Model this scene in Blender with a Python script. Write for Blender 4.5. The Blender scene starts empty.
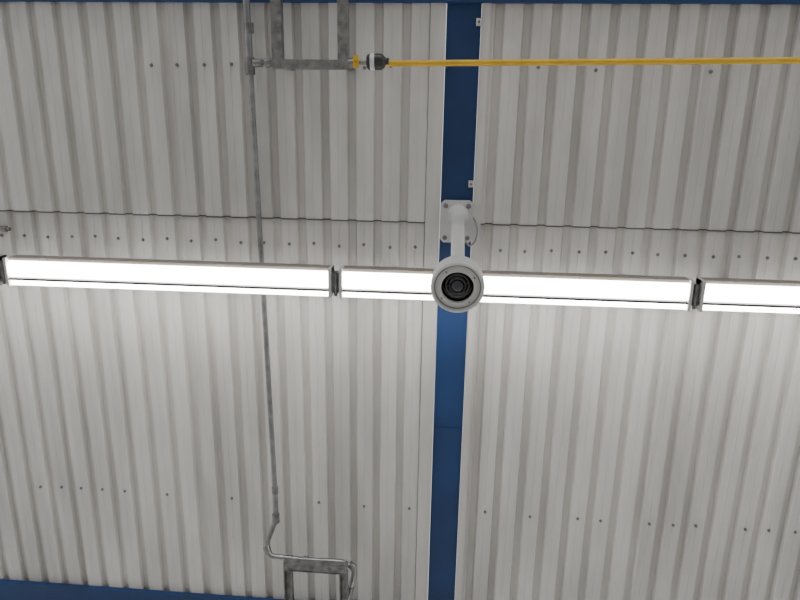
import bpy, math, random
from mathutils import Vector, Matrix
random.seed(4)
# ---------------- roof frame: origin at the photographer's eye, X along lamps, Y along sheet ribs, Z = roof normal
F=650.0
Yw=Vector((-37,-2300,-650)).normalized()
Xw=Vector((8900,-327,650)); Xw=(Xw-Xw.dot(Yw)*Yw).normalized()
Zw=Xw.cross(Yw)
R=Matrix((Xw,Yw,Zw))
def W(u,v,h):
    d=R@Vector((u-400,300-v,-F)); return d*(h/d.z)
SLOPE=-math.atan2(.142,1.1)
M=Matrix.Translation((0,0,1.5))@Matrix.Rotation(SLOPE,4,'X')

# ---------------- materials
def mat(name,col,rough=.5,metal=0,noise=0,scale=8,stretch=(1,1,1),emit=0,bump=0,coat=0,trans=0):
    m=bpy.data.materials.new(name); m.use_nodes=True; nt=m.node_tree; b=nt.nodes['Principled BSDF']
    b.inputs['Base Color'].default_value=(*col,1); b.inputs['Roughness'].default_value=rough; b.inputs['Metallic'].default_value=metal
    b.inputs['Coat Weight'].default_value=coat; b.inputs['Transmission Weight'].default_value=trans
    if emit:
        b.inputs['Emission Color'].default_value=(1,.975,.94,1); b.inputs['Emission Strength'].default_value=emit
    if noise or bump:
        tc=nt.nodes.new('ShaderNodeTexCoord'); mp=nt.nodes.new('ShaderNodeMapping'); mp.inputs['Scale'].default_value=stretch
        n=nt.nodes.new('ShaderNodeTexNoise'); n.inputs['Scale'].default_value=scale; n.inputs['Detail'].default_value=6
        nt.links.new(tc.outputs['Object'],mp.inputs[0]); nt.links.new(mp.outputs[0],n.inputs['Vector'])
        if noise:
            cr=nt.nodes.new('ShaderNodeValToRGB'); cr.color_ramp.elements[0].position=.3; cr.color_ramp.elements[1].position=.7
            cr.color_ramp.elements[0].color=(*[c*(1-noise) for c in col],1); cr.color_ramp.elements[1].color=(*[min(1,c*(1+noise*.4)) for c in col],1)
            nt.links.new(n.outputs['Fac'],cr.inputs[0]); nt.links.new(cr.outputs[0],b.inputs['Base Color'])
        if bump:
            bp=nt.nodes.new('ShaderNodeBump'); bp.inputs['Strength'].default_value=bump; bp.inputs['Distance'].default_value=.01
            nt.links.new(n.outputs['Fac'],bp.inputs['Height']); nt.links.new(bp.outputs[0],b.inputs['Normal'])
    return m
m_sheet=mat('painted_sheet',(.62,.60,.575),.34,0,.2,2.6,(1.8,.4,1),bump=.12)
m_sheet2=mat('painted_sheet_b',(.585,.567,.545),.36,0,.22,3.0,(1.8,.35,1),bump=.12)
m_sheet3=mat('painted_sheet_c',(.65,.63,.605),.33,0,.18,2.4,(1.8,.45,1),bump=.12)
m_lap_shade=mat('lap_shade',(.10,.095,.09),.7)  # dark tone that paints the gap shade along the sheet lap
m_blue=mat('blue_paint',(.006,.036,.13),.62,0,.25,3)
m_white=mat('white_housing',(.56,.56,.55),.35,0,.05,6)
m_grey=mat('grey_plastic',(.22,.22,.22),.5)
m_div=mat('divider_plastic',(.05,.047,.043),.6)
m_dark=mat('dark_plastic',(.02,.02,.022),.3)
m_lens=mat('lens_glass',(.004,.004,.008),.04,coat=1)
m_galv=mat('galvanised_steel',(.26,.26,.255),.38,.8,.45,25)
m_cond=mat('zinc_conduit',(.30,.30,.30),.28,.9,.3,18)
m_screw=mat('screw_steel',(.19,.185,.18),.4,.5)
m_yel=mat('yellow_paint',(.66,.40,.02),.35,0,.2,12)
m_lamp=mat('lit_diffuser',(.9,.9,.9),.4,emit=20)
m_body=mat('lamp_body',(.24,.215,.185),.5)
m_floor=mat('concrete',(.46,.45,.43),.7,0,.25,1.5)

# ---------------- mesh tools (roof-frame coordinates baked to world)
def centre(vs):
    return Vector([ (min(v[i] for v in vs)+max(v[i] for v in vs))/2 for i in range(3)])
class Grp:
    def __init__(s,name,loc):
        s.o=bpy.data.objects.new(name,None); s.o.empty_display_size=.1; s.c=M@Vector(loc); s.o.location=s.c
        bpy.context.collection.objects.link(s.o)
def mk(name,parts,mt,grp=None,smooth=False,raw=False):
    """parts: list of (verts,faces)"""
    V=[];Fc=[]
    for vs,fs in parts:
        k=len(V); V+= [Vector(v) if raw else M@Vector(v) for v in vs]; Fc+=[tuple(i+k for i in f) for f in fs]
    c=centre(V); me=bpy.data.meshes.new(name); me.from_pydata([v-c for v in V],[],Fc); me.validate(); me.update()
    o=bpy.data.objects.new(name,me); bpy.context.collection.objects.link(o); me.materials.append(mt)
    if smooth:
        for p in me.polygons: p.use_smooth=True
        me.set_sharp_from_angle(angle=math.radians(38))
    if grp: o.parent=grp.o if isinstance(grp,Grp) else grp; o.location=c-(grp.c if isinstance(grp,Grp) else grp.location)
    else: o.location=c
    return o
def box(x0,x1,y0,y1,z0,z1,ch=0):
    if ch:
        o=[(x0+ch,y0),(x1-ch,y0),(x1,y0+ch),(x1,y1-ch),(x1-ch,y1),(x0+ch,y1),(x0,y1-ch),(x0,y0+ch)]
        n=8; vs=[(x,y,z0) for x,y in o]+[(x,y,z1) for x,y in o]
        return vs,[tuple(range(n))[::-1],tuple(range(n,2*n))]+[(i,(i+1)%n,n+(i+1)%n,n+i) for i in range(n)]
    vs=[(x,y,z) for z in (z0,z1) for y in (y0,y1) for x in (x0,x1)]
    return vs,[(0,2,3,1),(4,5,7,6),(0,1,5,4),(2,6,7,3),(0,4,6,2),(1,3,7,5)]
def tube(pts,r,n=14,fil=0,caps=True):
    pts=[Vector(p) for p in pts]
    if fil and len(pts)>2:
        q=[pts[0]]
        for i in range(1,len(pts)-1):
            a,b,c=pts[i-1:i+2]; d=min(fil,(a-b).length*.48,(c-b).length*.48)
            p=b+(a-b).normalized()*d; s=b+(c-b).normalized()*d
            for k in range(9):
                t=k/8; q.append(p*(1-t)**2+b*2*t*(1-t)+s*t*t)
        q.append(pts[-1]); pts=q
    vs=[];fs=[];rr=r if isinstance(r,(list,tuple)) else [r]*len(pts)
    t0=(pts[1]-pts[0]).normalized(); nrm=t0.orthogonal().normalized()
    for i,p in enumerate(pts):
        t=(pts[min(i+1,len(pts)-1)]-pts[max(i-1,0)]).normalized()
        nrm=(nrm-nrm.dot(t)*t).normalized(); bn=t.cross(nrm)
        for k in range(n):
            a=2*math.pi*k/n; vs.append(tuple(p+rr[i]*(math.cos(a)*nrm+math.sin(a)*bn)))
    for i in range(len(pts)-1):
        for k in range(n): fs.append((i*n+k,i*n+(k+1)%n,(i+1)*n+(k+1)%n,(i+1)*n+k))
    if caps: fs.append(tuple(range(n))[::-1]); fs.append(tuple(range((len(pts)-1)*n,len(pts)*n)))
    return vs,fs
def revolve(base,axis,prof,n=48):
    """prof: list of (r, dist along axis)"""
    axis=Vector(axis).normalized(); a=Vector((1,0,0)) if abs(axis.x)<.9 else Vector((0,1,0)); a=(a-a.dot(axis)*axis).normalized(); b=axis.cross(a); base=Vector(base)
    vs=[];fs=[]
    for r,d in prof:
        for k in range(n):
            t=2*math.pi*k/n; vs.append(tuple(base+axis*d+r*(math.cos(t)*a+math.sin(t)*b)))
    for i in range(len(prof)-1):
        for k in range(n): fs.append((i*n+k,i*n+(k+1)%n,(i+1)*n+(k+1)%n,(i+1)*n+k))
    return vs,fs

# ---------------- CEILING sheets
H=3.70; PIT=.148; DEP=.030; LAP=.009
xb0=W(442.5,120,H-.04).x; xb1=W(477.5,120,H-.04).x
ys=W(400,221.5,H).y
Ylo,Yhi=-4.2,5.2
def strip(x0,x1,y0,y1,dz,phase):
    prof=[(0,0),(.040,0),(.043,.002),(.046,0),(.092,0),(.102,DEP),(.137,DEP),(.148,0)]
    n0=math.floor((x0-phase)/PIT); pts=[]
    for k in range(n0,n0+200):
        for u,z in prof[:-1]: pts.append((phase+k*PIT+u,z))
    def zat(xx):
        for (a,za),(b,zb) in zip(pts,pts[1:]):
            if a<=xx<=b: return za+(zb-za)*(xx-a)/(b-a)
        return 0
    out=[(x0,zat(x0))]+[p for p in pts if x0+1e-4<p[0]<x1-1e-4]+[(x1,zat(x1))]
    vs=[];fs=[]
    for y in (y0,y1):
        for (xx,z) in out: vs.append((xx,y,H+z+dz))
    n=len(out)
    for i in range(n-1): fs.append((i,i+1,n+i+1,n+i))
    return vs,fs
ceil=Grp('ceiling',(0,0,H))
mats=[m_sheet,m_sheet2,m_sheet3]
ph_l=W(48,235,H).x-.043; ph_r=W(526,247,H).x-.043
EDGE=.05
def field(x0,x1,phase,tag):
    cover=PIT*6
    k=math.floor((x0-phase)/cover)
    n=0
    while phase+k*cover<x1:
        a=max(x0,phase+k*cover-.012); b=min(x1,phase+(k+1)*cover+.006)
        if b-a>.02:
            for row,(y0,y1,dz) in enumerate(((Ylo,ys,-LAP),(ys-.12,Yhi,0))):
                o=mk('sheet_%s%d_%d'%(tag,n,row),[strip(a,b,y0,y1,dz+(.0035 if k%2 else 0),phase)],mats[(k*7+row*2)%3],ceil)
                s=o.modifiers.new('t','SOLIDIFY'); s.thickness=.0012; s.offset=1
        k+=1;n+=1
field(-6,xb0-EDGE,ph_l,'l'); field(xb1+EDGE*.3,6.2,ph_r,'r')
# added dark strip standing in for the shaded gap at the sheet end lap
for x0,x1,ph in ((-6,xb0-EDGE,ph_l),(xb1+EDGE*.3,6.2,ph_r)):
    o=mk('lap_shade_strip',[strip(x0,x1,ys-.002,ys+.0055,-LAP-.0005,ph)],m_lap_shade,ceil)
    s=o.modifiers.new('t','SOLIDIFY'); s.thickness=.006; s.offset=1
mk('edge_trim_a',[box(xb0-EDGE-.03,xb0,Ylo,Yhi,H-.018,H-.014),box(xb0-.004,xb0,Ylo,Yhi,H-.014,H+.05)],m_sheet2,ceil)
mk('edge_trim_b',[box(xb1,xb1+EDGE*.3+.03,Ylo,Yhi,H-.018,H-.014),box(xb1,xb1+.004,Ylo,Yhi,H-.014,H+.05)],m_sheet2,ceil)
sc=[]
def screw(x,y,z):
    sc.append(revolve((x,y,z),(0,0,-1),[(.0001,.010),(.006,.010),(.0065,.003),(.0100,.002),(.0100,-.003)],10))
rows=[W(300,66,H).y,W(100,237.5,H).y,W(300,502,H).y,W(300,66,H).y-1.4]
for ri,yy in enumerate(rows):
    for phase,x0,x1 in ((ph_l,-5.9,xb0-.1),(ph_r,xb1+.1,6.1)):
        k=math.ceil((x0-phase)/PIT)
        while phase+k*PIT+.06<x1:
            keep = ri==1 or (ri==2 and random.random()<.72) or (ri in(0,3) and random.random()<.35)
            if keep: screw(phase+k*PIT+.043+random.uniform(-.006,.006),yy+random.uniform(-.008,.008),H if (ri==2 or ri==1) else H-LAP)
            k+=1
mk('screws',sc,m_screw,ceil)

# ---------------- blue steel beams
def ibeam_y(x0,x1,y0,y1,z0,d):
    xm=(x0+x1)/2
    return [box(x0,x1,y0,y1,z0,z0+.014),box(xm-.006,xm+.006,y0,y1,z0+.014,z0+d-.014),box(x0,x1,y0,y1,z0+d-.014,z0+d)]
ZB=H-.004
b=Grp('steel_beam',((xb0+xb1)/2,.5,ZB))
mk('i_section',ibeam_y(xb0+.004,xb1-.004,Ylo,Yhi,ZB,.3),m_blue,b)
ysp=W(445,428,ZB).y
mk('splice_plate',[box(xb0+.012,xb1-.012,ysp,ysp+.9,ZB-.006,ZB)],m_blue,b)
yb=W(0,581,H-.02).y; yt=W(800,4,H-.02).y
for nm,(a,c) in (('cross_beam',(yb,yb+.2)),('cross_beam',(yt-.2,yt))):
    g=Grp(nm,(0,(a+c)/2,H-.02))
    mk('i_section',[box(-6,6.2,a,c,H-.034,H-.022),box(-6,6.2,a,a+.01,H-.022,H+.0),box(-6,6.2,c-.01,c,H-.022,H+.0)],m_blue,g)

for u,v in ((471,184),(479,22)):
    p=W(u,v,H-.03); g=Grp('beam_clamp',p)
    mk('jaw',[box(p.x-.014,p.x+.012,p.y-.018,p.y+.018,H-.034,H-.018)],m_white,g)
    mk('bolt',[revolve((p.x,p.y,H-.034),(0,0,-1),[(.0001,.012),(.007,.012),(.007,0)],6)],m_screw,g)

# ---------------- linear light fittings
HL=3.36
j1=W(336,281.5,HL); j2=W(694.5,296.5,HL); L=j2.x-j1.x; yc=(j1.y+j2.y)/2
def fitting(xc,yc):
    g=Grp('fluorescent_light',(xc,yc,HL)); x0=xc-L/2+.022; x1=xc+L/2-.022
    mk('housing',[box(x0,x1,yc-.078,yc+.060,HL+.008,HL+.068),box(x0,x1,yc-.081,yc-.064,HL-.004,HL+.068)],m_body,g)
    def diff(y0,y1,d,top=0):
        n=14; cs=[((y0+y1)/2-math.cos(math.pi*i/n)*(y1-y0)/2, HL+.008-d*math.sin(math.pi*i/n)**.7) for i in range(n+1)]
        m=len(cs)
        vs=[(x,y,z) for x in (x0+.02,x1-.02) for y,z in cs]
        return vs,[(i,(i+1)%m,m+(i+1)%m,m+i) for i in range(m)]+[tuple(range(m)),tuple(range(m,2*m))[::-1]]
    mk('diffuser_a',[diff(yc-.064,yc+.030,.038)],m_lamp,g,True)
    mk('diffuser_b',[diff(yc+.045,yc+.078,.024)],m_lamp,g,True)
    mk('added_side_glow',[box(x0+.02,x1-.02,yc+.0605,yc+.078,HL+.009,HL+.06)],m_lamp,g)  # glowing side added so lamp light reaches the ceiling
    mk('divider',[box(x0,x1,yc+.031,yc+.044,HL-.026,HL+.01)],m_div,g)
    mk('end_caps',[box(x0,x0+.016,yc-.082,yc+.079,HL-.03,HL+.07),box(x1-.016,x1,yc-.082,yc+.079,HL-.03,HL+.07)],m_white,g)
    mk('hangers',[box(x0+.25,x0+.28,yc-.02,yc+.02,HL+.068,H),box(x1-.28,x1-.25,yc-.02,yc+.02,HL+.068,H)],m_galv,g)
    mk('joiner',[box(x1+.001,x1+.043,yc-.055,yc+.055,HL-.005,HL+.05),tube([(x1+.022,yc-.06,HL-.012),(x1+.022,yc+.07,HL-.012)],.009)],m_galv,g)
for row in (0,-3.2,3.2):  # outer rows are added out of view to light the floor and ceiling
    for k in range(-2,3): fitting(j1.x+L*(k+.5),yc+row)

# ---------------- pendant dome security camera
base=W(458,213,ZB); face=W(457.5,288.5,2.55)
ax=(face-base).normalized()
g=Grp('dome_security_camera',base+ (face-base)*.5)
bx,by=base.x,base.y
mk('spacer',[box(xb0+.02,xb1-.02,by-.05,by+.14,ZB-.018,ZB)],m_white,g)
mk('mounting_plate',[box(bx-.098,bx+.085,by-.075,by+.165,ZB-.032,ZB-.017,.02)],m_white,g)
mk('plate_rim',[box(bx-.080,bx+.067,by-.058,by+.148,ZB-.046,ZB-.032,.02)],m_white,g)
mk('plate_bolts',[revolve((bx+dx,by+dy,ZB-.032),(0,0,-1),[(.0001,.026),(.010,.026),(.010,.018),(.014,.016),(.014,0)],8) for dx in(-.07,.057) for dy in(-.045,.135)],m_screw,g)
Lp=(face-base).length
mk('pole',[revolve(base,ax,[(.06,.038),(.06,.06),(.042,.085),(.034,.11),(.031,.8*Lp),(.031,Lp-.16)])],m_white,g,True)
mk('collar',[revolve(base,ax,[(.031,Lp-.26),(.039,Lp-.255),(.039,Lp-.18),(.045,Lp-.175),(.045,Lp-.14),(.03,Lp-.14)])],m_white,g,True)
f0=Lp; K=1.09
def rv(pr,n=48,dd=0): return revolve(base,ax,[(r*K if r>.001 else r,f0+d) for r,d in pr],n)
mk('housing',[rv([(.035,-.15),(.065,-.143),(.088,-.125),(.098,-.10),(.101,-.02),(.1,-.004),(.096,0),(.091,0),(.088,-.012),(.086,-.028),(.08,-.03)])],m_white,g,True)
mk('face_ring',[rv([(.085,-.026),(.083,-.014),(.064,-.006),(.061,-.008),(.060,-.03)])],m_white,g,True)
mk('seal_ring',[rv([(.0895,-.014),(.0835,-.0125),(.0825,-.016)])],m_grey,g,True)
a1=Vector((1,0,0)); a1=(a1-a1.dot(ax)*ax).normalized(); a2=ax.cross(a1)
def fp(r,t,d): return base+ax*(f0+d)+r*K*(math.cos(t)*a1+math.sin(t)*a2)
mk('face_screws',[revolve(fp(.073,t,-.011),ax,[(.0001,.004),(.004,.004),(.004,0)],8) for t in (.6,2.2,3.8,5.4)],m_screw,g)
mk('bowl',[rv([(.061,-.02),(.054,-.038),(.0001,-.06)])],m_lens,g,True)
mk('lens_barrel',[rv([(.045,-.05),(.045,-.028),(.0435,-.024),(.042,-.026),(.041,-.04)]),
                  rv([(.031,-.05),(.031,-.022),(.0300,-.018),(.029,-.021),(.028,-.03)])],m_grey,g,True)
mk('ir_leds',[revolve(fp(.037,t*math.pi/3+.2,-.042),ax,[(.0001,.006),(.002,.005),(.0035,0)],10) for t in range(6)],m_grey,g,True)
mk('lens',[rv([(.0001,-.008),(.01,-.010),(.018,-.015),(.024,-.021),(.028,-.03)])],m_lens,g,True)
cb=[(bx+.085,by+.02,ZB-.02),(bx+.105,by+.05,ZB-.05),(bx+.112,by+.10,ZB-.08),(bx+.1,by+.15,ZB-.09),(bx+.07,by+.17,ZB-.1),(bx+.026,by+.1,ZB-.25)]
mk('cable',[tube(cb,.0055,8,.03)],m_grey,g,True)

# ---------------- conduit with tee and end loop
HC=3.62
xc=W(262,250,HC).x
def C(u,v,h=HC): return W(u,v,h)
top=W(250,66,HC); bot=W(275,490,HC)
g=Grp('conduit_pipe',(xc,.5,HC))
dirv=(bot-top).normalized(); far=top-dirv*2.2
tb=[bot,C(276,519),C(266,545,HC-.03),C(270,556,HC-.06),C(306,560,HC-.1),C(345,562,HC-.12),C(355,570,HC-.12),C(352,582,HC-.12),C(346,604,HC-.1),C(346,604,HC-.1)+Vector((0,.6,.02))]
mk('riser',[tube([far,top],.019)],m_cond,g,True)
mk('run',[tube([top,bot],.0155)],m_cond,g,True)
mk('flex_loop',[tube(tb,.0175,14,.05)],m_cond,g,True)
def sleeve(p,d,l,r):
    d=Vector(d).normalized(); return tube([Vector(p)-d*l/2,Vector(p)+d*l/2],r,12)
q=[sleeve(top,dirv,.09,.026),sleeve(W(249,28,HC),dirv,.05,.025),sleeve(bot,dirv,.04,.021),sleeve(C(276,518),dirv,.06,.024),
   sleeve(C(267.5,550,HC-.045),tb[3]-tb[2],.05,.023),sleeve(C(306,560,HC-.1),tb[5]-tb[4],.03,.026),sleeve(C(290,558.4,HC-.085),tb[5]-tb[4],.03,.022),sleeve(C(352,566,HC-.12),tb[6]-tb[5],.04,.024),sleeve(C(350,590,HC-.115),tb[8]-tb[7],.06,.022)]
mk('couplings',q,m_galv,g,True)

# ---------------- steel hanger frames
def channel_frame(x0,x1,y0,y1,z,w):
    t=.006; d=.045; P=[]
    for a0,a1 in ((x0,x0+w),(x1-w,x1)):
        P+=[box(a0,a1,y0,y1,z+d-t,z+d),box(a0,a0+t,y0,y1,z,z+d),box(a1-t,a1,y0,y1,z,z+d)]
    return P
HF=3.40
a=W(272,60,HF); bb=W(348,60,HF); y1=W(310,69,HF).y
g=Grp('steel_bracket_frame',((a.x+bb.x)/2,y1-.3,HF))
mk('legs',[box(x,x+.052,y1-.9,y1-.045,HF,HF+.05) for x in (a.x,bb.x-.052)],m_galv,g)
mk('crossbars',[box(a.x,bb.x,y1-.045,y1,HF,HF+.05),box(a.x,bb.x,y1-.95,y1-.9,HF,HF+.05)],m_galv,g)
mk('hanger_posts',[box(x,x+.04,y1-.94,y1-.9,HF+.05,H) for x in (a.x+.005,bb.x-.045)]+[box(x,x+.03,y1-.034,y1-.010,HF+.05,H) for x in (a.x+.012,bb.x-.042)],m_galv,g)
a=W(283,563,HF); bb=W(347,563,HF); y0=W(315,565,HF).y
g=Grp('steel_bracket_frame',((a.x+bb.x)/2,y0+.3,HF))
mk('legs',channel_frame(a.x,bb.x,y0+.06,y0+.9,HF,.05),m_galv,g)
mk('crossbars',[box(a.x,bb.x,y0,y0+.005,HF-.0,HF+.05),box(a.x,bb.x,y0+.055,y0+.06,HF,HF+.05),box(a.x,bb.x,y0+.005,y0+.055,HF+.004,HF+.014),box(a.x,bb.x,y0+.9,y0+.95,HF,HF+.045)],m_galv,g)
mk('hanger_posts',[box(x,x+.03,y0+.6,y0+.63,HF+.045,H) for x in (a.x+.01,bb.x-.04)],m_galv,g)

# ---------------- yellow gas pipe with valve
HP=3.42
p0=W(352,62,HP); p1=W(388,63.5,HP); p2=W(800,60.5,HP); d=(p2-p1).normalized()
g=Grp('yellow_gas_pipe',(p1+p2)/2)
mk('pipe',[tube([p1-d*.03,p2+d*3],.0155)],m_yel,g,True)
mk('stub',[tube([W(253,63,HC),W(262,62.5,HC-.03),W(276,62,HP)],.014,12,.05),tube([p0-d*.03,p1],.013)],m_cond,g,True)
mk('union_nuts',[sleeve(W(258,63,HC-.02),d,.05,.022),sleeve(W(268,62.5,HC-.1),d,.03,.024),sleeve(W(353,63,HP),d,.05,.024)],m_galv,g)
mk('valve_body',[revolve(W(371,62,HP),d,[(.0001,-.02),(.030,-.02),(.040,-.008),(.040,.05),(.033,.062),(.020,.075),(.020,.09),(.0001,.09)],24)],m_dark,g,True)
mk('valve_band',[revolve(W(373,62,HP),d,[(.0405,-.012),(.0425,-.010),(.0425,.008),(.0405,.010)],24)],m_white,g,True)
pv=W(357,62,HP)
mk('valve_handle',[box(pv.x-.014,pv.x+.014,pv.y-.028,pv.y+.03,HP-.04,HP-.03),box(pv.x-.008,pv.x+.008,pv.y-.008,pv.y+.008,HP-.04,HP)],m_yel,g)
mk('pipe_saddles',[box(x-.006,x+.006,(p1+d*((x-p1.x)/d.x)).y-.006,(p1+d*((x-p1.x)/d.x)).y+.006,HP+.01,H) for x in (-.05,2.9)],m_galv,g)

p=W(10,229,H-.02); g=Grp('cable_gland',p)
mk('body',[tube([p-Vector((.3,0,0)),p],.012),tube([p-Vector((.06,0,0)),p-Vector((.02,0,0))],.019)],m_screw,g,True)

# ---------------- floor
mk('floor',[([(-9,-9,0),(9,-9,0),(9,9,0),(-9,9,0)],[(0,1,2,3)])],m_floor,raw=True)

# ---------------- world: soft ambient light with an added gradient, stronger towards -X for rib contrast
w=bpy.data.worlds.new('World'); bpy.context.scene.world=w; w.use_nodes=True
nt=w.node_tree; bg=nt.nodes['Background']
tc=nt.nodes.new('ShaderNodeTexCoord'); sx=nt.nodes.new('ShaderNodeSeparateXYZ'); mr=nt.nodes.new('ShaderNodeMapRange')
nt.links.new(tc.outputs['Generated'],sx.inputs[0]); nt.links.new(sx.outputs['X'],mr.inputs['Value'])
mr.inputs['From Min'].default_value=-1; mr.inputs['From Max'].default_value=1; mr.inputs['To Min'].default_value=1.1; mr.inputs['To Max'].default_value=.7
nt.links.new(mr.outputs[0],bg.inputs[1]); bg.inputs[0].default_value=(.95,.97,1,1)

# ---------------- camera
cam=bpy.data.cameras.new('Camera'); co=bpy.data.objects.new('Camera',cam); bpy.context.collection.objects.link(co)
cam.sensor_width=36; cam.lens=F/800*36; cam.clip_start=.01
co.matrix_world=M@R.to_4x4()
bpy.context.scene.camera=co
